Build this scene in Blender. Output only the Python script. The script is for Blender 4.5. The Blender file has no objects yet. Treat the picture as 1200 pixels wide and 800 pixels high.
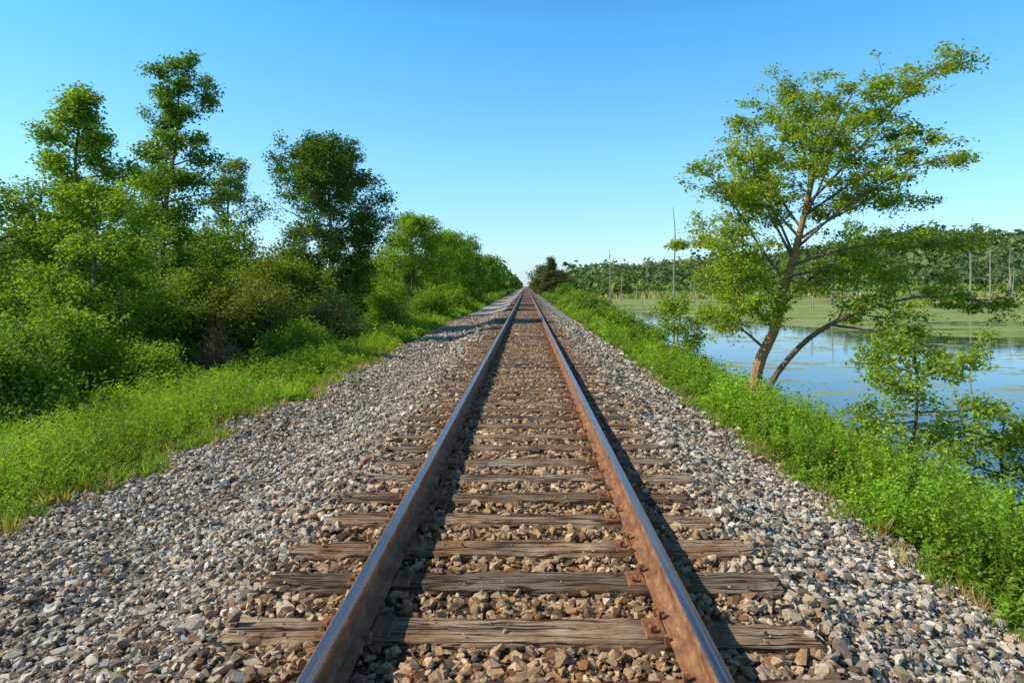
import bpy, bmesh, math, random
import numpy as np
from mathutils import Vector, noise as mnoise

S = bpy.context.scene
R = np.random.default_rng(7)

# ------------------------------------------------------------------ helpers
def build(name, verts, faces, mats, cols=None, midx=None, smooth=False, parent=None):
    me = bpy.data.meshes.new(name)
    verts = np.asarray(verts, dtype=np.float32); faces = np.asarray(faces, dtype=np.int32)
    k = faces.shape[1]; nf = faces.shape[0]
    me.vertices.add(len(verts)); me.vertices.foreach_set("co", verts.ravel())
    me.loops.add(nf*k); me.loops.foreach_set("vertex_index", faces.ravel())
    me.polygons.add(nf); me.polygons.foreach_set("loop_start", np.arange(0, nf*k, k, dtype=np.int32))
    for m in mats: me.materials.append(m)
    if midx is not None: me.polygons.foreach_set("material_index", np.asarray(midx, dtype=np.int32))
    me.polygons.foreach_set("use_smooth", np.full(nf, smooth, dtype=bool))
    me.update(calc_edges=True)
    if cols is not None:
        a = me.color_attributes.new("Col", 'FLOAT_COLOR', 'POINT')
        c = np.ones((len(verts), 4), dtype=np.float32); c[:, :3] = cols
        a.data.foreach_set("color", c.ravel())
    ob = bpy.data.objects.new(name, me); S.collection.objects.link(ob)
    if parent: ob.parent = parent
    return ob

def sstep(a, b, x):
    t = np.clip((x-a)/(b-a), 0, 1); return t*t*(3-2*t)

def wob(x, y, s=1.0):   # cheap smooth pseudo-noise -1..1
    return (np.sin(x*1.3*s+2.1*np.sin(y*0.7*s))+np.sin(y*1.1*s+1.7+1.6*np.sin(x*0.9*s+.5))+np.sin((x+y)*2.3*s+.8))/3

PX = [-900,-30,-14,-9,-6.5,-4.6,-3.6,-2.5,-1.60,-1.34, 1.34,1.55,2.3,3.4,4.2,5.4,6.4,8.5,2500]
PZ = [-1.4,-1.4,-1.3,-1.05,-.75,-.46,-.40,-.36,-.09,-.043,-.043,-.09,-.50,-.82,-1.05,-1.36,-1.68,-2.4,-2.4]
WATER = -1.55
HX = [-500,-60,0,52,133,214,264,300,364,600,2500]
HZ = [10,4,2,9,14,23,34,37,35,39,47]
def eLx(y): return -4.15+.3*wob(y, y*.3, 1.2)+.08*np.sin(y*4.3)
def eRx(y): return 3.42+.26*wob(y*1.1+3, y*.2, 1.3)+.10*np.sin(y*5.1)
def terr(x, y):
    x = np.asarray(x, float); y = np.asarray(y, float)
    z = np.interp(x, PX, PZ)
    veg = sstep(3.2, 4.6, np.abs(x))
    z = z + veg*0.06*wob(x, y, 1.5)+0.04*(1-veg)*sstep(1.5,2.2,np.abs(x))*wob(x,y,2.2)
    shore = sstep(215, 250, y+14*wob(x*.05, y*.03))*sstep(3.4, 8, x)
    z = z*(1-shore) + (-1.2)*shore
    h = np.interp(x*500/np.maximum(y, 300), HX, HZ)*sstep(330, 520, y)
    h = h*(1+0.08*wob(x*.012, y*.01)) * np.where(np.abs(x) < 45, sstep(8, 45, np.abs(x)), 1)
    return z+h

# ------------------------------------------------------------------ materials
def mat(name):
    m = bpy.data.materials.new(name); m.use_nodes = True
    nt = m.node_tree; return m, nt, nt.nodes["Principled BSDF"], nt.nodes["Material Output"]
def N(nt, t, **kw):
    n = nt.nodes.new(t)
    for k, v in kw.items(): setattr(n, k, v)
    return n
def ramp(nt, stops, src):
    r = nt.nodes.new("ShaderNodeValToRGB"); e = r.color_ramp.elements
    while len(e) < len(stops): e.new(0.5)
    for i, (p, c) in enumerate(stops):
        e[i].position = p; e[i].color = (*c, 1) if len(c) == 3 else c
    nt.links.new(src, r.inputs[0]); return r.outputs[0]
def mapr(nt, src, a, b, c=0., d=1., smooth=True):
    n = N(nt, "ShaderNodeMapRange"); n.interpolation_type = 'SMOOTHSTEP' if smooth else 'LINEAR'
    nt.links.new(src, n.inputs[0])
    for i, v in zip((1, 2, 3, 4), (a, b, c, d)): n.inputs[i].default_value = v
    return n.outputs[0]
def mth(nt, op, a, b=None):
    n = N(nt, "ShaderNodeMath"); n.operation = op
    for i, v in enumerate((a, b)):
        if v is None: continue
        if isinstance(v, (int, float)): n.inputs[i].default_value = v
        else: nt.links.new(v, n.inputs[i])
    return n.outputs[0]
def mixc(nt, fac, a, b, blend='MIX'):
    n = N(nt, "ShaderNodeMix"); n.data_type = 'RGBA'; n.blend_type = blend
    for sock, v in ((n.inputs[0], fac), (n.inputs[6], a), (n.inputs[7], b)):
        if isinstance(v, (int, float)): sock.default_value = v
        elif isinstance(v, tuple): sock.default_value = (*v, 1)
        else: nt.links.new(v, sock)
    return n.outputs[2]
def posn(nt, scale=(1, 1, 1)):
    g = N(nt, "ShaderNodeNewGeometry"); m = N(nt, "ShaderNodeMapping")
    m.inputs["Scale"].default_value = scale; nt.links.new(g.outputs["Position"], m.inputs[0]); return m.outputs[0]
def noise(nt, vec, scale, detail=4, rough=.6, out=0):
    n = N(nt, "ShaderNodeTexNoise"); n.inputs["Scale"].default_value = scale
    n.inputs["Detail"].default_value = detail; n.inputs["Roughness"].default_value = rough
    nt.links.new(vec, n.inputs["Vector"]); return n.outputs[out]
def bump(nt, h, strength, dist, bs):
    b = N(nt, "ShaderNodeBump"); b.inputs["Strength"].default_value = strength; b.inputs["Distance"].default_value = dist
    nt.links.new(h, b.inputs["Height"]); nt.links.new(b.outputs[0], bs.inputs["Normal"]); return b

def leaf_material(name, trans=0.42, rough=0.5, spec=.25, tint=(1.16, 1.02, .85)):
    m, nt, bs, out = mat(name)
    a = N(nt, "ShaderNodeAttribute", attribute_name="Col")
    bc = mixc(nt, 1.0, a.outputs["Color"], tint, 'MULTIPLY')
    nt.links.new(bc, bs.inputs["Base Color"]); bs.inputs["Roughness"].default_value = rough
    bs.inputs["Specular IOR Level"].default_value = spec
    t = N(nt, "ShaderNodeBsdfTranslucent")
    tc = mixc(nt, 1.0, bc, (1.45, 1.45, .5), 'MULTIPLY')
    nt.links.new(tc, t.inputs["Color"])
    mx = N(nt, "ShaderNodeMixShader"); mx.inputs[0].default_value = trans
    nt.links.new(bs.outputs[0], mx.inputs[1]); nt.links.new(t.outputs[0], mx.inputs[2]); nt.links.new(mx.outputs[0], out.inputs[0])
    return m
LEAF = leaf_material("leaf")
FARLEAF = leaf_material("distant_leaf", .2, .9, .05, (1.05, 1, 1))
def bark_material():
    m, nt, bs, out = mat("bark")
    a = N(nt, "ShaderNodeAttribute", attribute_name="Col")
    p = posn(nt, (1, 1, .3)); n = noise(nt, p, 22, 5, .7)
    c = mixc(nt, 1.0, a.outputs["Color"], ramp(nt, [(0.3, (.45, .42, .4)), (.7, (1.3, 1.25, 1.15))], n), 'MULTIPLY')
    nt.links.new(c, bs.inputs["Base Color"]); bs.inputs["Roughness"].default_value = .9
    bump(nt, n, .6, .02, bs); return m
BARK = bark_material()

def stone_material():
    m, nt, bs, out = mat("crushed_stone")
    a = N(nt, "ShaderNodeAttribute", attribute_name="Col")
    p = posn(nt); n = noise(nt, p, 70, 5, .7)
    c = mixc(nt, 1.0, a.outputs["Color"], ramp(nt, [(0.25, (.6, .56, .52)), (.7, (1.2, 1.2, 1.2))], n), 'MULTIPLY')
    nt.links.new(c, bs.inputs["Base Color"]); bs.inputs["Roughness"].default_value = .9
    bs.inputs["Specular IOR Level"].default_value = .15
    bump(nt, n, .5, .006, bs); return m
STONE = stone_material()

def ground_material():
    m, nt, bs, out = mat("ground")
    g = N(nt, "ShaderNodeNewGeometry"); sp = N(nt, "ShaderNodeSeparateXYZ"); nt.links.new(g.outputs["Position"], sp.inputs[0])
    p = posn(nt)
    v = N(nt, "ShaderNodeTexVoronoi"); v.inputs["Scale"].default_value = 24; nt.links.new(p, v.inputs["Vector"])
    hs = N(nt, "ShaderNodeSeparateColor"); nt.links.new(v.outputs["Color"], hs.inputs[0])
    gc = ramp(nt, [(0, (.20, .16, .12)), (.25, (.38, .32, .24)), (.5, (.50, .44, .35)), (.75, (.58, .52, .43)), (1, (.68, .63, .54))], hs.outputs[0])
    dk = mapr(nt, v.outputs["Distance"], .35, .75, 1, .5)
    gc = mixc(nt, 1.0, gc, ramp(nt, [(0, (.2, .2, .2)), (1, (1, 1, 1))], dk), 'MULTIPLY')
    # near gravel bed painted darker, as shade in the gaps between loose stones
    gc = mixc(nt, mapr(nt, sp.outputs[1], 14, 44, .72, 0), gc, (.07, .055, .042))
    ax = mth(nt, 'ABSOLUTE', sp.outputs[0])
    br = mapr(nt, ax, .7, 1.9, 1, 0)
    gc = mixc(nt, br, gc, mixc(nt, 1.0, gc, (.74, .58, .43), 'MULTIPLY'))
    n1 = noise(nt, p, 1.7, 6, .65); n2 = noise(nt, p, 14, 5, .7)
    soil = ramp(nt, [(.3, (.05, .065, .018)), (.5, (.09, .12, .025)), (.7, (.16, .14, .07))], n1)
    soil = mixc(nt, n2, soil, (.05, .05, .022))
    xx = mth(nt, 'ADD', sp.outputs[0], mth(nt, 'MULTIPLY', mth(nt, 'SUBTRACT', n1, .5), 1.1))
    ml = mapr(nt, xx, -4.5, -4.0); mr = mapr(nt, xx, 3.3, 3.9, 1, 0)
    msk = mth(nt, 'MULTIPLY', ml, mr)
    c = mixc(nt, msk, soil, gc); nt.links.new(c, bs.inputs["Base Color"]); bs.inputs["Roughness"].default_value = .95
    bs.inputs["Specular IOR Level"].default_value = .1
    bump(nt, mth(nt, 'MULTIPLY', mth(nt, 'SUBTRACT', 1, v.outputs["Distance"]), msk), .8, .03, bs)
    return m
GROUND = ground_material()

# ------------------------------------------------------------------ terrain
xs = np.concatenate([-np.geomspace(2500, 12, 40), np.arange(-11.5, -4.9, .5), np.arange(-4.8, 4.8, .15), np.arange(4.9, 12, .45), np.geomspace(12.4, 2500, 70)])
ys = np.concatenate([[-400, -100, -30, -12], np.arange(-6, 30, .4), np.geomspace(30.5, 3500, 130)])
gx, gy = np.meshgrid(xs, ys); gz = terr(gx, gy)
nx, ny = len(xs), len(ys)
idx = np.arange(nx*ny).reshape(ny, nx)
f = np.stack([idx[:-1, :-1], idx[:-1, 1:], idx[1:, 1:], idx[1:, :-1]], -1).reshape(-1, 4)
build("ground", np.stack([gx, gy, gz], -1).reshape(-1, 3), f, [GROUND], smooth=True)

# ------------------------------------------------------------------ marsh water
def water_material():
    m, nt, bs, out = mat("marsh_water")
    g = N(nt, "ShaderNodeNewGeometry"); sp = N(nt, "ShaderNodeSeparateXYZ"); nt.links.new(g.outputs["Position"], sp.inputs[0])
    X, Y = sp.outputs[0], sp.outputs[1]
    thr = mth(nt, 'MAXIMUM', 38, mth(nt, 'SUBTRACT', 132, mth(nt, 'MULTIPLY', X, 3.5)))
    pw = posn(nt, (.35, 1.0, 1)); n = noise(nt, pw, .16, 6, .62)
    d = mth(nt, 'SUBTRACT', Y, thr)
    e = mth(nt, 'ADD', mth(nt, 'MINIMUM', mth(nt, 'MULTIPLY', d, .03), .30), mth(nt, 'MULTIPLY', mth(nt, 'SUBTRACT', n, .5), 2.2))
    big = mapr(nt, e, -.02, .05)
    cap = mapr(nt, noise(nt, posn(nt, (.16, 1, 1)), .13, 7, .68), .41, .45)
    pf = posn(nt, (.7, 1, 1)); n3 = noise(nt, pf, 1.1, 8, .78)
    speck = mapr(nt, noise(nt, posn(nt, (.6, 1, 1)), 2.2, 5, .7), .38, .44)
    near = mapr(nt, n3, .52, .55)
    sc = mapr(nt, noise(nt, pw, .4, 3, .5), .40, .54)
    near = mth(nt, 'MULTIPLY', near, sc)
    msk = mth(nt, 'MAXIMUM', mth(nt, 'MULTIPLY', mth(nt, 'MULTIPLY', big, cap), speck), near)
    al = ramp(nt, [(.3, (.12, .19, .025)), (.45, (.21, .28, .045)), (.55, (.32, .33, .09)), (.63, (.24, .24, .08)), (.75, (.22, .16, .07))], noise(nt, posn(nt, (.3, 1, 1)), .16, 9, .78))
    aw = N(nt, "ShaderNodeBsdfPrincipled"); nt.links.new(al, aw.inputs["Base Color"]); aw.inputs["Roughness"].default_value = .75
    aw.inputs["Specular IOR Level"].default_value = .2
    bs.inputs["Base Color"].default_value = (.012, .022, .030, 1); bs.inputs["Roughness"].default_value = .03; bs.inputs["IOR"].default_value = 1.33
    bs.inputs["Specular IOR Level"].default_value = .8
    b = bump(nt, noise(nt, posn(nt, (.6, 1.2, 1)), 2.2, 3, .5), .10, .02, bs)
    mx = N(nt, "ShaderNodeMixShader"); nt.links.new(msk, mx.inputs[0]); nt.links.new(bs.outputs[0], mx.inputs[1]); nt.links.new(aw.outputs[0], mx.inputs[2])
    nt.links.new(mx.outputs[0], out.inputs[0]); return m
wv = [(5.0, -60, WATER), (900, -60, WATER), (900, 290, WATER), (5.0, 290, WATER)]
build("marsh_water", wv, [(0, 1, 2, 3)], [water_material()])

# ------------------------------------------------------------------ railway track
track = bpy.data.objects.new("railway_track", None); S.collection.objects.link(track)
TIE_DY = 0.515; TIE_Y0 = 3.19-TIE_DY*14
NT = 880
tie_y = TIE_Y0+TIE_DY*np.arange(NT)+R.normal(0, .02, NT)
tie_rot = R.normal(0, .013, NT)

def wood_material():
    m, nt, bs, out = mat("weathered_tie_wood")
    a = N(nt, "ShaderNodeAttribute", attribute_name="Col")
    p = posn(nt, (1.6, 34, 34)); n = noise(nt, p, 1.3, 8, .7)
    pc = posn(nt, (.9, 16, 16)); n2 = noise(nt, pc, 1.0, 3, .5)
    big = noise(nt, posn(nt), 3.2, 4, .6)
    crack = mapr(nt, mth(nt, 'ABSOLUTE', mth(nt, 'SUBTRACT', n2, .5)), .0, .035, 0, 1)
    c = ramp(nt, [(.28, (.09, .058, .036)), (.48, (.29, .20, .125)), (.70, (.56, .44, .31))], n)
    c = mixc(nt, mapr(nt, big, .4, .65), c, mixc(nt, 1.0, c, (.68, .54, .43), 'MULTIPLY'))
    c = mixc(nt, 1.0, c, a.outputs["Color"], 'MULTIPLY')
    c = mixc(nt, crack, (.02, .013, .009), c)
    sp = N(nt, "ShaderNodeSeparateXYZ"); g = N(nt, "ShaderNodeNewGeometry"); nt.links.new(g.outputs["Position"], sp.inputs[0])
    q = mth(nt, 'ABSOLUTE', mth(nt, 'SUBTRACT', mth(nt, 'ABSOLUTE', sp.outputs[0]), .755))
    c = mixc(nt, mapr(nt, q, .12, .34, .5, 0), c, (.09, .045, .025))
    nt.links.new(c, bs.inputs["Base Color"]); bs.inputs["Roughness"].default_value = .88
    bs.inputs["Specular IOR Level"].default_value = .15
    bump(nt, mth(nt, 'ADD', n, mth(nt, 'MULTIPLY', crack, .8)), .9, .012, bs); return m

def make_ties():
    V = []; F = []; C = []; off = 0
    for k in range(NT):
        y = tie_y[k]; near = y < 14
        nxx = 44 if near else (10 if y < 60 else 3)
        L = 1.37+R.normal(0, .035); L2 = 1.37+R.normal(0, .035)
        X = np.linspace(-L, L2, nxx)
        hw = .114+R.normal(0, .008)
        cs = np.array([(-hw, -.17), (-hw, -.06), (-hw, -.022), (-hw+.008, -.007), (-hw+.022, 0), (-.05, .001), (0, .002), (.05, .001), (hw-.022, 0), (hw-.008, -.007), (hw, -.022), (hw, -.06), (hw, -.17)])
        ns = len(cs)
        vx = np.repeat(X[:, None], ns, 1); vy = np.repeat(cs[None, :, 0], nxx, 0).copy(); vz = np.repeat(cs[None, :, 1], nxx, 0).copy()
        if near:
            e = wob(X*4+k*3.1, X*0+k*1.7, 1.3)[:, None]*.007; e2 = wob(X*5+k*5.3, X*0+k*2.9, 1.1)[:, None]*.007
            vy[:, :5] += e; vy[:, -5:] += e2
            vz[:, 2:11] += R.normal(0, .0025, (nxx, 9)); vy[:, 1:5] += R.normal(0, .0025, (nxx, 4)); vy[:, 8:12] += R.normal(0, .0025, (nxx, 4))
            vx[0, :] += R.uniform(-.03, .05, ns); vx[-1, :] -= R.uniform(-.03, .05, ns)
            for _ in range(5):
                c0 = R.choice([R.uniform(-L, L2), R.choice([-1, 1])*R.uniform(1.1, 1.35)]); wd = R.uniform(.04, .16); w = np.exp(-((X-c0)/wd)**2)*R.uniform(.006, .030)
                if R.random() < .5: vz[:, 2:5] -= w[:, None]; vy[:, 2:5] += w[:, None]*.7
                else: vz[:, 8:11] -= w[:, None]; vy[:, 8:11] -= w[:, None]*.7
        vz += R.normal(0, .004)
        yy = y+vy+vx*tie_rot[k]
        V.append(np.stack([vx, yy, vz], -1).reshape(-1, 3))
        ii = np.arange(nxx*ns).reshape(nxx, ns)+off
        q = np.stack([ii[:-1, :-1], ii[1:, :-1], ii[1:, 1:], ii[:-1, 1:]], -1).reshape(-1, 4)
        F.append(q)
        for r in (0, nxx-1):
            o = ii[r]
            F.append(np.array([[o[j], o[j+1], o[ns-2-j], o[ns-1-j]] for j in range(ns//2)]))
        b = R.uniform(.58, 1.15); t = R.uniform(-.04, .08)
        C.append(np.tile([b*(1+t), b, b*(1-t)], (nxx*ns, 1))); off += nxx*ns
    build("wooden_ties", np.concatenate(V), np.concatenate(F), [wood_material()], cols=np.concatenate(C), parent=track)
make_ties()

def rail_materials():
    m, nt, bs, out = mat("rusty_rail_side")
    p = posn(nt, (1, .35, 1)); n = noise(nt, p, 30, 6, .7); n2 = noise(nt, posn(nt), 6, 3, .6)
    c = ramp(nt, [(.3, (.11, .048, .02)), (.55, (.30, .13, .048)), (.75, (.48, .235, .085))], n)
    c = mixc(nt, mapr(nt, n2, .4, .7), c, mixc(nt, 1.0, c, (.65, .55, .5), 'MULTIPLY'))
    nt.links.new(c, bs.inputs["Base Color"]); bs.inputs["Roughness"].default_value = .75; bump(nt, n, .4, .004, bs)
    m2, nt, bs, out = mat("worn_rail_head")
    p = posn(nt, (45, .4, 1)); n = noise(nt, p, 1.2, 5, .6); nb = noise(nt, posn(nt, (20, 3, 1)), 4, 4, .6)
    c = ramp(nt, [(.3, (.15, .10, .08)), (.47, (.20, .165, .15)), (.62, (.27, .265, .275))], n)
    nt.links.new(c, bs.inputs["Base Color"]); nt.links.new(mapr(nt, n, .35, .62, .3, 1), bs.inputs["Metallic"])
    nt.links.new(mapr(nt, nb, .3, .7, .22, .36), bs.inputs["Roughness"])
    return m, m2
RUST, HEAD = rail_materials()
def make_rail(name, xc):
    half = [(0.076, .012), (.076, .022), (.030, .040), (.013, .058), (.009, .085), (.012, .125), (.030, .142), (.0365, .148), (.037, .170), (.034, .177), (.027, .181), (.012, .1825)]
    prof = half+[(-a, b) for a, b in half[::-1]]
    prof = np.array(prof); n = len(prof)
    Y = np.concatenate([np.arange(-6, 40, .5), np.arange(40, 1500, 25)])
    V = np.array([[(xc+a, y, b) for a, b in prof] for y in Y])
    ii = np.arange(len(Y)*n).reshape(len(Y), n); nxt = np.roll(ii, -1, axis=1)
    q = np.stack([ii[:-1], nxt[:-1], nxt[1:], ii[1:]], -1)
    mi = np.zeros((len(Y)-1, n), int); mi[:, 10:13] = 1
    build(name, V.reshape(-1, 3), q.reshape(-1, 4), [RUST, HEAD], midx=mi.ravel(), parent=track)
RX = .755
make_rail("rail_1", -RX); make_rail("rail_2", RX)

BOXF = np.array([(0, 1, 3, 2), (4, 6, 7, 5), (0, 4, 5, 1), (2, 3, 7, 6), (0, 2, 6, 4), (1, 5, 7, 3)])
class Boxes:
    def __init__(s): s.v = []; s.f = []; s.n = 0
    def add(s, c, d, taper=1.0, rot=0.0, tilt=0.0):
        v = []
        for i in (-1, 1):
            for j in (-1, 1):
                for k in (-1, 1):
                    t = taper if k > 0 else 1
                    x, y, z = i*d[0]/2*t, j*d[1]/2*t, k*d[2]/2
                    x, z = x*math.cos(tilt)-z*math.sin(tilt), x*math.sin(tilt)+z*math.cos(tilt)
                    v.append((c[0]+x*math.cos(rot)-y*math.sin(rot), c[1]+x*math.sin(rot)+y*math.cos(rot), c[2]+z))
        s.v.append(np.array(v)); s.f.append(BOXF+s.n); s.n += 8
    def make(s, name, mats, parent): build(name, np.concatenate(s.v), np.concatenate(s.f), mats, parent=parent)
pl = Boxes(); spk = Boxes(); anc = Boxes()
for k in range(NT):
    y = tie_y[k]
    if y > 70: break
    for sx in (-1, 1):
        cx = sx*RX; yy = y+cx*tie_rot[k]
        pl.add((cx, yy, .0075), (.34, .18, .013), .97)
        pl.add((cx-.092, yy, .019), (.022, .18, .012), .8); pl.add((cx+.092, yy, .019), (.022, .18, .012), .8)
        if y < 35:
            for a, b in ((-.083, .055), (.083, -.055), (-.14, -.05), (.14, .05)):
                if R.random() < .08: continue
                r = R.uniform(-.4, .4); z = .036 if abs(a) < .1 else .024
                spk.add((cx+a, yy+b, z-.01), (.016, .016, .04), 1, r)
                spk.add((cx+a*.97, yy+b, z+.012+R.uniform(0, .01)), (.036, .028, .014), .7, r, R.uniform(-.15, .15))
            if k % 2 == 0 or R.random() < .35:
                for s2 in (-1, 1):
                    ya = yy+s2*(.13+R.uniform(0, .01))
                    anc.add((cx, ya, .003), (.19, .022, .022), .9)
                    anc.add((cx-sx*.088, ya, .022), (.026, .03, .045), .75, 0, .2*sx)
                    anc.add((cx+sx*.088, ya, .022), (.026, .03, .04), .75, 0, -.2*sx)
pl.make("tie_plates", [RUST], track); spk.make("rail_spikes", [RUST], track); anc.make("rail_anchors", [RUST], track)

# ------------------------------------------------------------------ ballast stones
def rock_variants(npts, cnt, seed):
    rg = np.random.default_rng(seed); out = []
    for _ in range(cnt):
        p = rg.normal(0, 1, (npts, 3)); p /= np.linalg.norm(p, axis=1)[:, None]; p *= rg.uniform(.78, 1.1, (npts, 1))
        bm = bmesh.new()
        for q in p: bm.verts.new(q)
        r = bmesh.ops.convex_hull(bm, input=bm.verts)
        dele = [v for v in bm.verts if not v.link_faces]
        for v in dele: bm.verts.remove(v)
        bmesh.ops.triangulate(bm, faces=bm.faces); bm.verts.index_update()
        out.append((np.array([v.co[:] for v in bm.verts]), np.array([[v.index for v in f.verts] for f in bm.faces])))
        bm.free()
    return out
PAL = np.array([(.54, .46, .35), (.42, .365, .29), (.68, .60, .48), (.22, .18, .14), (.48, .34, .20), (.59, .50, .37), (.31, .19, .11), (.78, .72, .61), (.42, .38, .335), (.13, .10, .075)])
PW = np.array([.18, .15, .11, .12, .10, .14, .07, .045, .05, .06]); PW = PW/PW.sum()
def on_tie(x, y, hw=.126):
    k = np.clip(np.round((y-TIE_Y0)/TIE_DY).astype(int), 0, NT-1)
    return (np.abs(y-tie_y[k]-x*tie_rot[k]) < hw) & (np.abs(x) < 1.38)
def stones(y0, y1, dens, size, variants, seed):
    rg = np.random.default_rng(seed)
    n = int((y1-y0)*8.6*dens)
    x = rg.uniform(-4.7, 4.1, n); y = rg.uniform(y0, y1, n)
    edge = np.minimum(x-eLx(y), eRx(y)-x)
    keep = (edge > 0) | (rg.random(n) < np.exp(edge*4)*.5)
    s = size*rg.lognormal(0, .36, n)
    s = np.clip(s, size*.4, size*2.2)
    s = s*np.where(x < -1.5, .88, 1.05)
    ot = on_tie(x, y)
    tiny = rg.random(n) < .03
    endz = ot & (np.abs(x) > 1.2+rg.uniform(0, .2, n)) & (rg.random(n) < .12)
    ot &= ~endz
    keep &= (~ot) | tiny
    s = np.where(ot, s*.35, s)
    railz = (np.abs(np.abs(x)-RX) < .10)
    s = np.where(railz, s*.6, s)
    x, y, s, ot, endz = x[keep], y[keep], s[keep], ot[keep], endz[keep]; n = len(x)
    z = terr(x, y)+rg.uniform(-.5, 1.1, n)*s+np.where(ot, .05, 0)+np.where(endz, .03, 0)
    z = np.where((np.abs(x) < 1.4) & ~ot & ~endz, np.minimum(z, .0-s*.4), z)
    c = PAL[rg.choice(len(PAL), n, p=PW)]*rg.uniform(.8, 1.18, (n, 1))
    br = 1-sstep(.75, 1.9, np.abs(x)+rg.normal(0, .25, n))
    c = c*(1-br[:, None]) + c*np.array([.90, .70, .52])*br[:, None]
    dirt = sstep(-.1, .7, wob(x*.8+5, y*.5, .9))[:, None]*.3
    c = c*(1-dirt)+c*np.array([.78, .68, .55])*dirt
    vi = rg.integers(0, len(variants), n); V = []; F = []; C = []; off = 0
    for k, (rv, rf) in enumerate(variants):
        m = vi == k; q = m.sum()
        if not q: continue
        sc = np.stack([rg.uniform(.75, 1.35, q), rg.uniform(.6, 1.05, q), rg.uniform(.5, .85, q)], -1)*s[m][:, None]
        P = rv[None]*sc[:, None, :]
        a = rg.normal(0, .55, q); ca, sa = np.cos(a)[:, None], np.sin(a)[:, None]
        P = np.stack([P[..., 0], P[..., 1]*ca-P[..., 2]*sa, P[..., 1]*sa+P[..., 2]*ca], -1)
        a = rg.uniform(0, 6.283, q); ca, sa = np.cos(a)[:, None], np.sin(a)[:, None]
        P = np.stack([P[..., 0]*ca-P[..., 1]*sa, P[..., 0]*sa+P[..., 1]*ca, P[..., 2]], -1)
        P += np.stack([x[m], y[m], z[m]], -1)[:, None, :]
        V.append(P.reshape(-1, 3)); F.append((rf[None]+(np.arange(q)*len(rv))[:, None, None]+off).reshape(-1, 3))
        C.append(np.repeat(c[m], len(rv), 0)); off += q*len(rv)
    return V, F, C, off
V = []; F = []; C = []; off = 0
va = rock_variants(13, 16, 1); vb = rock_variants(9, 10, 2)
for (y0, y1, d, s, vr, sd) in ((.3, 9, 1500, .0215, va, 11), (9, 18, 700, .029, vb, 12), (18, 44, 170, .042, vb, 13)):
    v, f, c, o = stones(y0, y1, d, s, vr, sd)
    V += v; F += [q+off for q in f]; C += c; off += o
build("ballast_gravel", np.concatenate(V), np.concatenate(F), [STONE], cols=np.concatenate(C))

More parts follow.
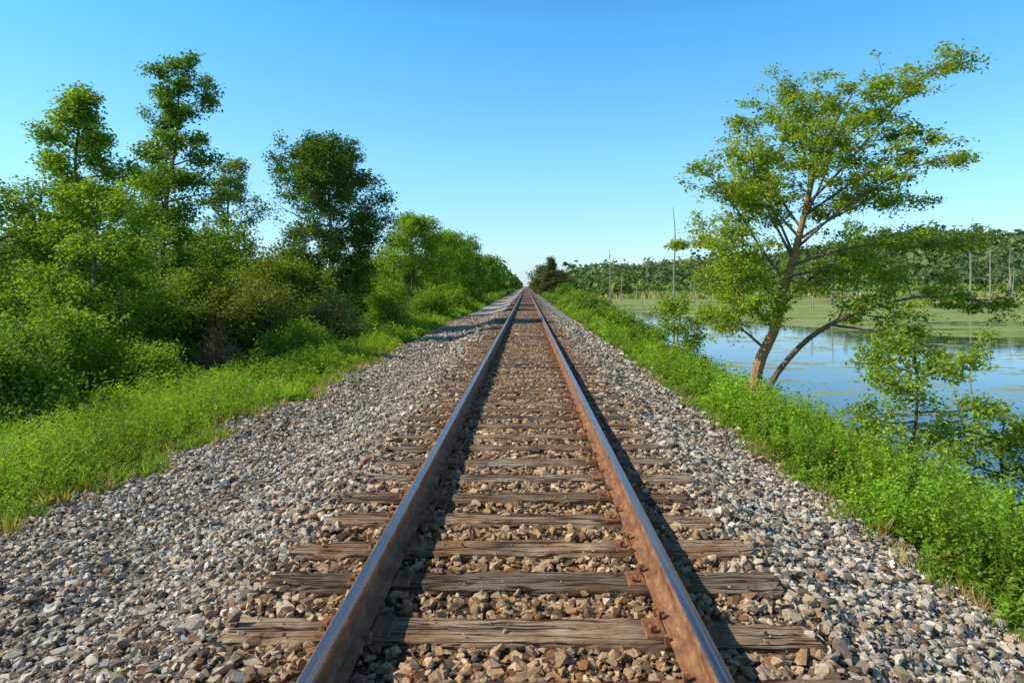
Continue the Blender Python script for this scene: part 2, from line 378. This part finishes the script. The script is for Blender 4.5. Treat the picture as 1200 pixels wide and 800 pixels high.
# ------------------------------------------------------------------ plants
UP = np.array([0, 0, 1.])
def catmull(P, n):
    P = np.asarray(P, float); P = np.vstack([2*P[0]-P[1], P, 2*P[-1]-P[-2]])
    m = len(P)-3; T = np.linspace(0, m-1e-6, n); i = T.astype(int); t = (T-i)[:, None]
    a, b, c, d = P[i], P[i+1], P[i+2], P[i+3]
    return .5*((2*b)+(-a+c)*t+(2*a-5*b+4*c-d)*t**2+(-a+3*b-3*c+d)*t**3)
class Plant:
    def __init__(s, seed): s.V = []; s.F = []; s.C = []; s.M = []; s.n = 0; s.cl = []; s.rg = np.random.default_rng(seed)
    def tube(s, P, rad, sides=5, col=(.12, .09, .065)):
        P = np.asarray(P); n = len(P); rad = np.asarray(rad)
        T = np.gradient(P, axis=0); T /= np.linalg.norm(T, axis=1)[:, None]+1e-9
        ref = np.array([1., .13, .07]) if abs(T[0, 0]) < .8 else np.array([0, 1., .1])
        A = np.cross(T, ref); A /= np.linalg.norm(A, axis=1)[:, None]; B = np.cross(T, A)
        an = np.arange(sides)*2*math.pi/sides
        V = P[:, None]+rad[:, None, None]*(A[:, None]*np.cos(an)[None, :, None]+B[:, None]*np.sin(an)[None, :, None])
        ii = np.arange(n*sides).reshape(n, sides)+s.n; nx = np.roll(ii, -1, 1)
        s.V.append(V.reshape(-1, 3)); f = np.stack([ii[:-1], nx[:-1], nx[1:], ii[1:]], -1).reshape(-1, 4)
        s.F.append(f); s.M.append(np.zeros(len(f), int)); s.C.append(np.tile(col, (n*sides, 1))); s.n += n*sides
    def leaves(s, P, D, Nn, size, col, wr=.34, fold=.1):
        n = len(P); size = np.broadcast_to(size, (n,))[:, None]
        D = D/(np.linalg.norm(D, axis=1)[:, None]+1e-9); W = np.cross(D, Nn); W /= np.linalg.norm(W, axis=1)[:, None]+1e-9
        U = np.cross(W, D)
        mid = P+D*size*.45
        v = np.stack([P, mid+W*size*wr+U*size*fold, P+D*size-U*size*fold, mid-W*size*wr+U*size*fold], 1)
        s.V.append(v.reshape(-1, 3)); s.F.append(np.arange(n*4).reshape(n, 4)+s.n); s.M.append(np.ones(n, int))
        s.C.append(np.repeat(col, 4, 0)); s.n += n*4
    def branch(s, path, r0, r1, nsub, sublen, start=.25, ntwig=5, flat=.5, upb=.25, twl=.4, tubes=True, bcol=(.12, .09, .065), sides=5):
        rg = s.rg; n = len(path)
        s.tube(path, np.linspace(r0, r1, n), sides, bcol)
        for j in range(nsub):
            t = start+(1-start)*(j+rg.uniform(0, 1))/nsub; f = t*(n-1); i = min(int(f), n-2)
            p = path[i]+(path[i+1]-path[i])*(f-i); tg = path[i+1]-path[i]; tg = tg/(np.linalg.norm(tg)+1e-9)
            d = rg.normal(0, 1, 3); d -= tg*np.dot(d, tg); d[2] *= (1-flat); d /= np.linalg.norm(d)+1e-9
            d = d+tg*.6+UP*upb*rg.uniform(.3, 1.4); d /= np.linalg.norm(d)
            L = sublen*rg.uniform(.5, 1.25)*(1.15-.5*t)
            q = np.array([p, p+d*L*.5+rg.normal(0, .06*L, 3), p+d*L+UP*rg.normal(0, .1*L)+rg.normal(0, .08*L, 3)]); q = catmull(q, 5)
            if tubes: s.tube(q, np.linspace(max(r0*.35*(1-.5*t), .006), .004, 5), 4, bcol)
            for k in range(ntwig):
                u = rg.uniform(.25, 1)*4; a = min(int(u), 3); pp = q[a]+(q[a+1]-q[a])*(u-a)
                dd = rg.normal(0, 1, 3); dd[2] *= (1-flat); dd = dd/(np.linalg.norm(dd)+1e-9)+d*.7; dd /= np.linalg.norm(dd)+1e-9
                l = L*twl*rg.uniform(.5, 1.2); e = pp+dd*l
                if tubes: s.tube(np.array([pp, pp+dd*l*.5+rg.normal(0, .03*l, 3), e]), np.array([.006, .004, .002]), 3, bcol)
                for w in (.45, .8, 1.05): s.cl.append(pp+dd*l*w)
    def clump_leaves(s, n, size, sig, col, flat=.5, wr=.34, vary=.26, sigz=None):
        rg = s.rg; cl = np.array(s.cl); wt = rg.uniform(.3, 1.7, len(cl)); wt /= wt.sum()
        ci = rg.choice(len(cl), n, p=wt)
        off = np.clip(rg.normal(0, 1, (n, 3)), -2, 2)*sig; off[:, 2] *= (sigz if sigz else .75)
        P = cl[ci]+off
        D = rg.normal(0, 1, (n, 3)); D[:, 2] = D[:, 2]*.45-.15
        Nn = rg.normal(0, 1, (n, 3))*(1-flat)+UP*flat*1.6
        cv = rg.uniform(1-vary, 1+vary, (len(cl), 1))[ci]*rg.uniform(.8, 1.2, (n, 1))
        c = np.array(col)[None]*cv; yel = rg.uniform(-.14, .2, (n, 1)); c[:, 0:1] *= 1+yel; c[:, 2:3] *= 1-yel*.5
        s.leaves(P, D, Nn, size*rg.uniform(.6, 1.3, n), c, wr)
    def make(s, name, leafmat=None):
        return build(name, np.concatenate(s.V), np.concatenate(s.F), [BARK, leafmat or LEAF], cols=np.concatenate(s.C), midx=np.concatenate(s.M))

SH = {
 'oval': lambda t: np.sqrt(max(0, 1-(2*t-.85)**2*.85)),
 'cone': lambda t: (1-t)**.75*min(1, .4+t*5),
 'column': lambda t: min(1, .55+t*1.4)*(1-t)**.42,
 'round': lambda t: np.sqrt(max(0.02, 1-(1.9*t-.9)**2)),
}
def tree(x, y, h, w, crown0=.25, shape='oval', nleaf=14000, ls=.09, col=(.07, .13, .025), seed=1, tr=.12, nlimb=24, nsub=7, rise=.45, sig=.16, lean=(0, 0), ntwig=5, name="deciduous_tree", bcol=(.14, .11, .08), tubes=True, upb=.25, rag=.28):
    p = Plant(seed); rg = p.rg; z = float(terr(x, y))-.15
    top = np.array([x+lean[0], y+lean[1], z+h])
    base = np.array([x, y, z]); K = [base+(top-base)*t+np.append(rg.normal(0, .02*h, 2), 0)*(t > 0) for t in (0, .25, .5, .75, .97)]
    P = catmull(K, 16); p.tube(P, np.linspace(tr, .012, 16)*np.linspace(1.15, 1, 16), 8, bcol)
    for i in range(nlimb):
        tt = ((i+rg.uniform(.1, .9))/nlimb); t = crown0+(1-crown0)*tt*.97
        f = t*15; a = min(int(f), 14); s0 = P[a]+(P[a+1]-P[a])*(f-a)
        az = i*2.399+rg.uniform(-.5, .5); hd = np.array([math.cos(az), math.sin(az), 0])
        L = w*SH[shape](tt)*rg.uniform(.9-rag, .9+rag)+.15
        e = s0+hd*L+UP*L*rise*rg.uniform(.4, 1.4); m = s0+hd*L*.5+UP*L*rise*.35+rg.normal(0, .05*L, 3)
        q = catmull([s0, m, e], 6)
        p.branch(q, tr*.4*(1-.75*t)+.008, .006, max(2, int(nsub*(.5+.5*SH[shape](tt)))), max(.3, L*.5), ntwig=ntwig, bcol=bcol, tubes=tubes, upb=upb)
    p.clump_leaves(nleaf, ls, sig, col)
    return p.make(name)
def shrub(x, y, h, w, nleaf=7000, ls=.07, col=(.06, .12, .02), seed=1, nst=22, sig=.14, name="shrub", tubes=False, bcol=(.10, .09, .05), r=.018):
    p = Plant(seed); rg = p.rg; z = float(terr(x, y))-.08
    for i in range(nst):
        az = rg.uniform(0, 6.283); el = rg.uniform(.0, 1)**.8; rr = math.cos(el*1.5)
        k = rg.uniform(.7, 1.12)
        b = np.array([x+rg.normal(0, w*.18), y+rg.normal(0, w*.18), z])
        e = np.array([x+math.cos(az)*w*rr*k, y+math.sin(az)*w*rr*k, z+h*(.15+.85*math.sin(el*1.5))*k])
        q = catmull([b, (b+e)/2+UP*h*.12+rg.normal(0, .05*h, 3), e], 6)
        p.branch(q, r*h, .005, 6, .3*h, start=.2, ntwig=4, tubes=tubes, flat=.2, bcol=bcol)
    p.clump_leaves(nleaf, ls, sig, col, flat=.3)
    return p.make(name)

BRI = (.21, .36, .035); MID = (.145, .27, .032); DRK = (.085, .17, .024); OLV = (.18, .27, .036); PALE = (.20, .30, .095)
# --- left side trees
tree(-11.6, 18, 8.4, 2.1, .06, 'cone', 32000, .10, BRI, 21, .11, 36, 8, .5, .15, rag=.42)
tree(-10.4, 16.3, 5.4, 1.5, .05, 'oval', 15000, .09, BRI, 22, .08, 24, 7, .55, .13, rag=.4)
tree(-12.5, 24, 11.3, 1.8, .12, 'column', 26000, .12, MID, 23, .14, 36, 7, .55, .16, rag=.5)
tree(-13.6, 17.6, 5.6, 1.8, .1, 'oval', 14000, .10, MID, 24, .1, 22, 7, .4, .16)
tree(-15.4, 35, 9.9, 2.1, .2, 'cone', 13000, .13, PALE, 25, .12, 28, 6, .6, .18)
tree(-19.0, 33, 9.0, 2.6, .2, 'oval', 10000, .14, MID, 26, .13, 24, 6, .5, .22)
tree(-8.7, 30, 9.3, 2.25, .2, 'round', 50000, .12, (.09, .185, .022), 27, .15, 42, 9, .4, .19, rag=.28, bcol=(.26, .23, .19))
tree(-7.5, 45, 7.5, 2.3, .12, 'oval', 24000, .15, BRI, 28, .12, 26, 7, .45, .24)
tree(-6.7, 56, 6.9, 2.1, .1, 'oval', 16000, .18, BRI, 29, .12, 22, 6, .45, .28)
tree(-6.4, 70, 6.5, 2.3, .1, 'oval', 13000, .21, MID, 30, .12, 20, 6, .45, .32)
tree(-7.6, 84, 8.0, 2.8, .1, 'round', 10000, .24, MID, 31, .12, 20, 6, .45, .36)
tree(-6.4, 104, 7.0, 2.6, .1, 'oval', 8000, .28, MID, 32, .12, 20, 6, .45, .4)
# --- left shrubs
shrub(-8.6, 11.0, 1.8, 1.5, 17000, .07, MID, 41)
shrub(-9.8, 14.2, 2.2, 1.6, 16000, .08, BRI, 42)
shrub(-7.9, 14.6, 1.2, 1.0, 9000, .07, BRI, 43)
shrub(-10.3, 22.0, 3.4, 2.1, 34000, .09, OLV, 44, sig=.17)
shrub(-11.8, 20.0, 3.0, 1.9, 22000, .09, BRI, 45, sig=.17)
shrub(-8.3, 21.5, 2.7, 1.4, 20000, .08, (.18, .235, .05), 46, sig=.15)
shrub(-9.6, 27.0, 3.6, 2.1, 24000, .10, OLV, 47, sig=.2)
shrub(-6.9, 24.0, 2.0, 1.1, 12000, .08, (.24, .25, .085), 48)
shrub(-6.3, 19.5, 1.3, 1.2, 12000, .08, BRI, 49)
shrub(-13.0, 12.5, 3.4, 2.4, 22000, .09, MID, 50, sig=.18)
shrub(-15.5, 22, 4.6, 3.0, 12000, .12, DRK, 51, sig=.28)
shrub(-6.5, 33, 2.2, 1.6, 12000, .10, BRI, 52, sig=.18)
shrub(-5.6, 41, 2.1, 1.5, 9000, .12, BRI, 53, sig=.2)
shrub(-13.0, 29, 4.7, 3.0, 18000, .14, MID, 54, sig=.3)
shrub(-5.4, 52, 1.8, 1.5, 6000, .14, BRI, 55, sig=.22)
shrub(-9.5, 38, 3.8, 2.6, 12000, .14, BRI, 56, sig=.28)
shrub(-17.0, 27, 5.2, 3.2, 10000, .15, OLV, 57, sig=.32)
shrub(-7.7, 17.0, 1.5, .75, 500, .05, (.24, .16, .07), 58, nst=26, name="bare_shrub", tubes=True, bcol=(.26, .13, .085), r=.008)

# --- main tree on the right bank (two stems, open layered crown)
def bank_tree():
    p = Plant(77); B = (.42, .24, .09); B2 = (.21, .15, .10)
    t1 = catmull([(5.03, 15, -1.45), (5.12, 15, -.2), (5.5, 15.05, .64), (5.78, 15.1, 1.67), (5.96, 15, 2.42), (6.15, 14.9, 3.36), (6.43, 15, 4.3), (6.9, 15.1, 5.24), (7.25, 15.1, 5.85)], 26)
    p.tube(t1, np.linspace(.14, .014, 26), 9, B)
    t2 = catmull([(5.12, 14.9, -1.45), (5.32, 14.85, -.58), (5.9, 14.7, .27), (6.53, 14.6, .77), (7.28, 14.5, 1.11), (8.31, 14.5, 1.36), (9.24, 14.6, 1.36), (10.0, 14.6, 1.2)], 22)
    p.branch(t2, .08, .012, 20, 1.2, .42, 6, .8, .12, bcol=B2, sides=7)
    t3 = catmull([(5.3, 15.1, .1), (5.75, 15.5, .95), (6.45, 15.9, 1.6), (7.4, 16.4, 2.1), (8.6, 16.9, 2.4)], 14)
    p.branch(t3, .06, .012, 14, 1.2, .35, 6, .75, .15, bcol=B2, sides=6)
    L = [
     [(5.78, 15.1, 1.67), (5.12, 14.8, 2.42), (4.45, 14.5, 3.3), (3.75, 14.3, 4.05)],
     [(5.70, 15.1, 1.5), (5.0, 15.4, 2.0), (4.4, 15.8, 2.5), (3.9, 16.0, 2.7)],
     [(5.65, 15.1, 1.2), (5.0, 14.6, 1.7), (4.4, 14.2, 2.2), (4.0, 14.0, 2.5)],
     [(5.87, 15, 2.24), (5.40, 15.3, 3.4), (5.05, 15.6, 4.4), (5.2, 15.8, 5.3)],
     [(5.9, 15, 2.3), (5.35, 14.4, 3.0), (4.75, 13.9, 3.7), (4.5, 13.6, 4.4)],
     [(6.15, 14.9, 3.36), (7.0, 14.7, 4.3), (7.8, 14.6, 5.3), (8.5, 14.5, 6.1), (9.2, 14.5, 6.35)],
     [(6.0, 15, 2.6), (6.9, 15.4, 3.1), (7.9, 15.7, 3.5), (8.95, 15.9, 3.6)],
     [(6.1, 15, 3.1), (6.9, 14.8, 3.7), (7.7, 14.6, 4.2), (8.5, 14.4, 4.6)],
     [(5.87, 15, 2.05), (6.99, 14.6, 2.42), (8.2, 14.2, 2.5), (9.1, 14.0, 2.4)],
     [(5.8, 15, 1.8), (6.7, 15.4, 1.95), (7.6, 15.7, 1.9), (8.6, 15.9, 1.8)],
     [(5.96, 15, 2.42), (6.6, 14.2, 3.2), (7.4, 13.5, 3.8), (8.1, 13.0, 4.1)],
     [(6.2, 14.9, 3.5), (6.6, 15.7, 4.3), (7.3, 16.4, 4.9), (8.1, 16.9, 5.2)],
     [(6.3, 14.95, 3.9), (6.0, 14.9, 4.8), (5.7, 14.8, 5.4), (5.9, 14.7, 5.9)],
     [(6.43, 15, 4.3), (7.1, 14.5, 5.0), (7.8, 14.2, 5.5)],
     [(6.4, 15, 4.2), (6.3, 15.3, 5.0), (6.5, 15.5, 5.8)],
     [(6.0, 15, 2.7), (5.6, 15.6, 3.4), (5.1, 16.2, 3.9)],
     [(5.5, 15.05, .64), (4.85, 14.7, 1.2), (4.25, 14.5, 1.75)],
     [(5.55, 15.05, .8), (4.9, 14.3, 1.0), (4.5, 13.9, 1.25)],
     [(5.3, 15.0, .2), (4.8, 15.4, .7), (4.3, 15.6, 1.0)],
     [(5.5, 15.05, .7), (5.0, 16.0, 1.4), (4.7, 16.8, 2.0)],
     [(6.53, 14.6, .77), (7.37, 14.2, .64), (8.12, 13.9, .4), (8.8, 13.7, .1)],
     [(6.1, 15, 3.0), (6.2, 14.2, 3.8), (6.2, 13.6, 4.6)],
     [(6.05, 15, 2.9), (6.0, 16.0, 3.6), (5.8, 16.8, 4.3)],
    ]
    for i, l in enumerate(L):
        q = catmull(l, 12); ln = np.linalg.norm(q[-1]-q[0])
        p.branch(q, .034, .007, int(5+ln*3.0), .98, .2, 5, .7, .15, bcol=B2)
    p.branch(t1[15:], .03, .012, 14, 1.0, .1, 5, .6, .3, bcol=B2)
    p.clump_leaves(56000, .09, .10, (.27, .40, .045), flat=.62, wr=.30, sigz=.5)
    p.make("deciduous_tree")
bank_tree()
tree(5.15, 9.2, 2.35, .75, .3, 'round', 4600, .07, (.24, .37, .04), 81, .03, 13, 5, .35, .09, (.15, 0), name="sapling")
tree(6.75, 9.6, 1.75, .75, .25, 'round', 3600, .07, (.21, .33, .035), 82, .03, 12, 5, .3, .10, name="sapling")
tree(4.75, 21, 2.6, .8, .15, 'oval', 4500, .09, (.22, .35, .035), 83, .04, 14, 5, .35, .12, name="sapling")
shrub(4.5, 26, 1.4, .9, 5000, .09, MID, 84)
shrub(4.6, 33, 1.5, 1.3, 6000, .11, BRI, 85, sig=.18)
shrub(4.9, 42, 1.6, 1.6, 6000, .13, MID, 86, sig=.2)
shrub(5.2, 54, 2.2, 1.8, 6000, .16, MID, 87, sig=.25)
shrub(5.0, 68, 2.4, 2.0, 5000, .2, BRI, 88, sig=.3)
shrub(5.2, 88, 2.8, 2.2, 4500, .25, MID, 89, sig=.35)
tree(5.2, 150, 9.6, 2.8, .05, 'cone', 7000, .36, (.11, .14, .06), 90, .2, 26, 6, .1, .35, name="conifer_tree")
tree(7.6, 156, 7.5, 2.6, .05, 'oval', 5000, .36, (.12, .16, .05), 91, .2, 20, 5, .3, .5)
tree(4.6, 190, 8.5, 3.2, .05, 'oval', 5000, .45, (.10, .16, .05), 92, .2, 20, 5, .3, .6)

# --- weeds / grass
def weeds(name, xr, yr, dens, hfun, nl, lsz, col, seed, wr=.14, edge=None, lo=.1, stalk=.9):
    p = Plant(seed); rg = p.rg; n = int((xr[1]-xr[0])*(yr[1]-yr[0])*dens)
    x = rg.uniform(*xr, n); y = rg.uniform(*yr, n)
    if edge is not None: k = edge(x, y, rg); x, y = x[k], y[k]; n = len(x)
    z = terr(x, y)-.02; k = z > WATER-.12; x, y, z = x[k], y[k], z[k]; n = len(x)
    h = np.maximum(.06, hfun(x, y))*rg.uniform(.5, 1.2, n)
    az = rg.uniform(0, 6.283, n); ln = np.abs(rg.normal(0, .20, n))
    ax = np.stack([np.cos(az)*ln, np.sin(az)*ln, np.ones(n)], -1)
    t = rg.uniform(lo, 1, (n, nl)); B = np.stack([x, y, z], -1)
    P = B[:, None]+ax[:, None]*(h[:, None]*t)[..., None]
    P += rg.normal(0, .025, P.shape)*(lsz/.07)
    a = rg.uniform(0, 6.283, (n, nl)); upv = rg.uniform(-.2, .8, (n, nl))+t*.3
    D = np.stack([np.cos(a), np.sin(a), upv], -1)
    P = P.reshape(-1, 3); D = D.reshape(-1, 3)
    Nn = UP+rg.normal(0, .4, P.shape)
    s = (lsz*rg.uniform(.65, 1.25, (n, nl))*(1.15-.45*t)).ravel()
    pc = rg.uniform(.65, 1.3, (n, 1)); pw = (1+.30*wob(x*1.2, y*.9))[:, None]
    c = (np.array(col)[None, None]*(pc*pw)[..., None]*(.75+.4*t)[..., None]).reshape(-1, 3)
    yl = np.repeat(rg.uniform(-.15, .3, n), nl)[:, None]; c[:, 0:1] *= 1+yl
    p.leaves(P, D, Nn, s, c, wr, .05)
    D2 = ax+rg.normal(0, .15, (n, 3)); c2 = np.array([(.20, .25, .05)])*pc
    p.leaves(B, D2, rg.normal(0, 1, (n, 3)), h*stalk, c2, .012, .02)
    return p.make(name)
def eL(x, y, rg):
    e = eLx(y)-x; return (e > 0) & (rg.random(len(x)) < .35+e*2)
def eR(x, y, rg):
    e = x-eRx(y); return (e > 0) & (rg.random(len(x)) < (.15+e*1.6)*(1.0+.35*wob(x*3, y*2.6)))
GL = (.22, .385, .035); GR = (.205, .395, .038)
hL = lambda x, y: .16+.40*sstep(4.1, 5.4, -x)+.13*wob(x*1.3, y*.9)+.06*wob(x*4, y*3.3)
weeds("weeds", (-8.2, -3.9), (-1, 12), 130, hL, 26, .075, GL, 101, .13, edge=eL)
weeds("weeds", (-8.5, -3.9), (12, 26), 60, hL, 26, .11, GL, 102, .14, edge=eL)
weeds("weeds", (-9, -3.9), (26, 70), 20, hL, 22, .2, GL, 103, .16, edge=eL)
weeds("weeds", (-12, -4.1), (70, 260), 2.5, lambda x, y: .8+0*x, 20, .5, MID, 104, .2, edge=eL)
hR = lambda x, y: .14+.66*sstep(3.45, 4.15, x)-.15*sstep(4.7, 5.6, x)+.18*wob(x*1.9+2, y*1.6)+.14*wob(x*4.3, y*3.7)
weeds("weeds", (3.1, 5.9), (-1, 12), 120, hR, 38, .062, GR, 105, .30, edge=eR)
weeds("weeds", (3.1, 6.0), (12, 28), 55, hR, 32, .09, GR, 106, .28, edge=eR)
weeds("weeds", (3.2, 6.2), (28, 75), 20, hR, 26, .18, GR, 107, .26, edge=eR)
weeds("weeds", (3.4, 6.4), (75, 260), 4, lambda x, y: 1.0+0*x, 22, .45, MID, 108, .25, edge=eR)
weeds("undergrowth", (-20, -8), (6, 36), 9, lambda x, y: .9+.5*wob(x, y, .6), 26, .18, (.12, .22, .025), 109, .26)
def tufts(name, cx, seed, n=420, ymax=22):
    p = Plant(seed); rg = p.rg; y = rg.uniform(1, ymax, n); x = cx(y)+rg.normal(0, .16, n)
    m = 16; B = np.repeat(np.stack([x, y, terr(x, y)], -1), m, 0)+np.concatenate([rg.normal(0, .03, (n*m, 2)), np.zeros((n*m, 1))], 1)
    D = np.stack([rg.normal(0, .45, n*m), rg.normal(0, .45, n*m), np.ones(n*m)], -1)
    dry = np.repeat(rg.random(n) < .35, m)[:, None]
    c = np.where(dry, np.array([(.42, .34, .16)]), np.array([(.20, .34, .04)]))*rg.uniform(.7, 1.25, (n*m, 1))
    p.leaves(B, D, rg.normal(0, 1, (n*m, 3)), np.repeat(rg.uniform(.07, .22, n), m)*rg.uniform(.6, 1.2, n*m), c, .035, .06)
    p.make(name)
tufts("grass_tufts", lambda y: eLx(y)+.02, 131); tufts("grass_tufts", lambda y: eRx(y)-.02, 132)

# --- far crowns: treelines and forested hills
def crowns(name, P, rad, hgt, nl, col, seed, var=.35):
    p = Plant(seed); rg = p.rg; n = len(P)
    d = rg.normal(0, 1, (n, nl, 3)); d[..., 2] = np.abs(d[..., 2])*.9-.25; d /= np.linalg.norm(d, axis=2)[..., None]
    k = rg.uniform(.6, 1.1, (n, nl, 1))
    sc = np.stack([rad, rad, hgt], -1)[:, None]
    C = P[:, None]+np.array([0, 0, 1.])*hgt[:, None, None]*.55+d*sc*k*np.array([1, 1, .5])
    C = C.reshape(-1, 3); dd = d.reshape(-1, 3)
    T = rg.normal(0, 1, C.shape); T -= dd*np.sum(T*dd, 1)[:, None]
    s = np.repeat(rad, nl)*rg.uniform(.3, .65, n*nl)
    tc = rg.uniform(1-var, 1+var, (n, 1, 1)); ty = rg.uniform(.85, 1.25, (n, 1))
    c = np.tile(np.array(col)[None, None], (n, nl, 1))*tc*rg.uniform(.75, 1.2, (n, nl, 1)); c[..., 0] *= ty
    p.leaves(C, T, dd+rg.normal(0, .45, C.shape)+UP*.3, s, c.reshape(-1, 3), .42, .05)
    return p.make(name, FARLEAF)
rg = np.random.default_rng(5)
n = 21000; y = rg.uniform(345, 560, n); x = rg.uniform(.04, .85, n)*y
P = np.stack([x, y, terr(x, y)-1+rg.uniform(-1, .5, n)], -1); rr = rg.lognormal(.95, .35, n)
crowns("distant_forest", P, rr, rr*rg.uniform(1.3, 2.4, n), 20, (.125, .20, .07), 201, .28)  # bluish tint in the crown colour stands in for distance haze
n = 420; x = rg.uniform(14, 330, n); y = 265+rg.uniform(0, 80, n)+8*wob(x*.05, x*.02); k = rg.random(n) < .15+.8*(wob(x*.04, y*.02) > .05)
x, y = x[k], y[k]; n = len(x); rr = rg.uniform(1.0, 2.8, n)
crowns("distant_treeline", np.stack([x, y, terr(x, y)-.5], -1), rr, rr*rg.uniform(1.3, 2.4, n), 60, (.19, .30, .06), 202)
n = 600; y = 112+rg.random(n)**1.4*900; x = -(6.2+rg.uniform(0, 26, n)); rr = rg.uniform(1.8, 3.2, n)
crowns("distant_treeline", np.stack([x, y, terr(x, y)-.5], -1), rr, rg.uniform(5, 9, n), 110, (.14, .24, .045), 203)
n = 380; y = 175+rg.random(n)**1.2*900; x = (6.0+rg.uniform(0, 22, n)); rr = rg.uniform(1.6, 3.0, n)
crowns("distant_treeline", np.stack([x, y, terr(x, y)-.5], -1), rr, rg.uniform(4, 8, n), 90, (.13, .20, .055), 204)
n = 480; y = rg.uniform(18, 100, n); x = -(17+rg.uniform(0, 36, n)+y*.05); rr = rg.uniform(1.3, 2.4, n)
crowns("background_woods", np.stack([x, y, terr(x, y)-.3], -1), rr, rg.uniform(3.0, 6.0, n), 110, (.11, .20, .03), 205)
def reeds():
    p = Plant(301); rg = p.rg; n = 44000
    x = rg.uniform(10, 280, n); y = rg.uniform(90, 275, n)
    k = (wob(x*.03+1, y*.09, 1.0)+.6*(y-185)/75) > .22; x, y = x[k], y[k]; n = len(x)
    B = np.stack([x, y, np.full(n, WATER-.1)], -1)
    D = np.stack([rg.normal(0, .18, n), rg.normal(0, .18, n), np.ones(n)], -1)
    c = np.array([(.40, .34, .16)])*rg.uniform(.6, 1.3, (n, 1)); g = rg.random(n) < .5; c[g] *= np.array([.6, .95, .45])
    p.leaves(B, D, rg.normal(0, 1, (n, 3))*[1, 1, 0.01], rg.uniform(.6, 1.7, n), c, .22, .02)
    p.make("marsh_reeds", FARLEAF)
reeds()
def dead(x, y, h, r=.13, seed=1, nb=5, bl=.12):
    p = Plant(seed); rg = p.rg; z = WATER-.3; b = np.array([x, y, z]); lean = rg.normal(0, .03*h, 2)
    P = catmull([b, b+np.array([lean[0]*.3, lean[1]*.3, h*.4]), b+np.array([lean[0]*.6+rg.normal(0, .1), lean[1]*.6, h*.75]), b+np.array([lean[0], lean[1], h])], 9)
    p.tube(P, np.linspace(r, r*.25, 9), 6, (.36, .31, .25))
    for i in range(nb):
        t = rg.uniform(.3, .9)*8; a = min(int(t), 7); s0 = P[a]+(P[a+1]-P[a])*(t-a); az = rg.uniform(0, 6.28); l = rg.uniform(.25, 1.0)*h*bl
        e = s0+np.array([math.cos(az)*l, math.sin(az)*l, l*rg.uniform(.1, 1.1)])
        p.tube(np.array([s0, (s0+e)/2+UP*.04, e]), np.array([r*.35, r*.22, r*.08]), 4, (.32, .28, .23))
    build("dead_tree", np.concatenate(p.V), np.concatenate(p.F), [BARK], cols=np.concatenate(p.C))
for i, (x, y, h, r) in enumerate([(15.2, 70, 11.4, .12), (14.2, 115, 9.6, .13), (65, 100, 13.4, .17), (70, 103, 10.2, .15), (47, 105, 9.0, .12),
      (37, 88, 6.5, .1), (30, 125, 4.5, .12), (19.5, 140, 6.5, .13), (92, 130, 11, .15), (43, 160, 5, .12), (17, 100, 3.4, .1), (79, 112, 5, .12),
      (74.5, 101, 11.8, .14), (27.5, 112, 7.0, .11), (57, 112, 4.0, .13), (24.3, 150, 3.6, .14), (62, 88, 3.4, .1), (84, 118, 7, .13), (50.5, 150, 8.5, .14),
      (67.4, 95, 6.2, .12), (33, 105, 3.2, .1), (40, 96, 2.6, .12), (22, 84, 2.2, .1)]):
    dead(x, y, h, r, 400+i, 3+i % 7, .07 if i < 2 else .15)

# ------------------------------------------------------------------ light, sky, camera
EL = math.radians(41); AZ = math.radians(-97)     # azimuth from +Y, clockwise
sd = Vector((math.sin(AZ)*math.cos(EL), math.cos(AZ)*math.cos(EL), math.sin(EL)))
sun = bpy.data.lights.new("sun", 'SUN'); sun.energy = 5.0; sun.angle = math.radians(.53); sun.color = (1, .95, .85)
so = bpy.data.objects.new("sun", sun); S.collection.objects.link(so); so.rotation_euler = (-sd).to_track_quat('-Z', 'Y').to_euler(); so.location = (-30, 5, 40)
w = bpy.data.worlds.new("World"); S.world = w; w.use_nodes = True; nt = w.node_tree
bg = nt.nodes["Background"]; sky = nt.nodes.new("ShaderNodeTexSky"); sky.sky_type = 'NISHITA'; sky.sun_disc = False
sky.sun_elevation = EL; sky.sun_rotation = AZ % (2*math.pi); sky.altitude = 200; sky.air_density = 1.0; sky.dust_density = .3; sky.ozone_density = 1.6
# colour grade of the atmosphere by elevation (hazy near the horizon, unseen upper sky darkened to cut fill light)
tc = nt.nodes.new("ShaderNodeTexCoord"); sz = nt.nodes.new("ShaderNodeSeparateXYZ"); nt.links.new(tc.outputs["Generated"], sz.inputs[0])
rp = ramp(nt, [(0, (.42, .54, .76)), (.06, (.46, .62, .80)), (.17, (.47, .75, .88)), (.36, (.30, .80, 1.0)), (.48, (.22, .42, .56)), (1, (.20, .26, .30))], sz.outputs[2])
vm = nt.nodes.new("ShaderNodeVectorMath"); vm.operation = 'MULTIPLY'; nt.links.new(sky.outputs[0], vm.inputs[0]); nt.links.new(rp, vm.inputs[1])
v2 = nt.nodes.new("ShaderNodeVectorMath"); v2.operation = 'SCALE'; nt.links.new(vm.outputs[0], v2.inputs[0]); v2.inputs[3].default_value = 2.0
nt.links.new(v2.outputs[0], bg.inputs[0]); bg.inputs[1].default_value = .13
cam = bpy.data.cameras.new("camera"); cam.lens = 24; cam.sensor_width = 36; cam.shift_x = -17/1200; cam.shift_y = -65/1200
cam.clip_start = .05; cam.clip_end = 8000
co = bpy.data.objects.new("camera", cam); S.collection.objects.link(co); co.location = (.04, 0, 1.60); co.rotation_euler = (math.radians(90), 0, 0)
S.camera = co
S.view_settings.view_transform = 'Standard'; S.view_settings.look = 'None'; S.view_settings.exposure = 0
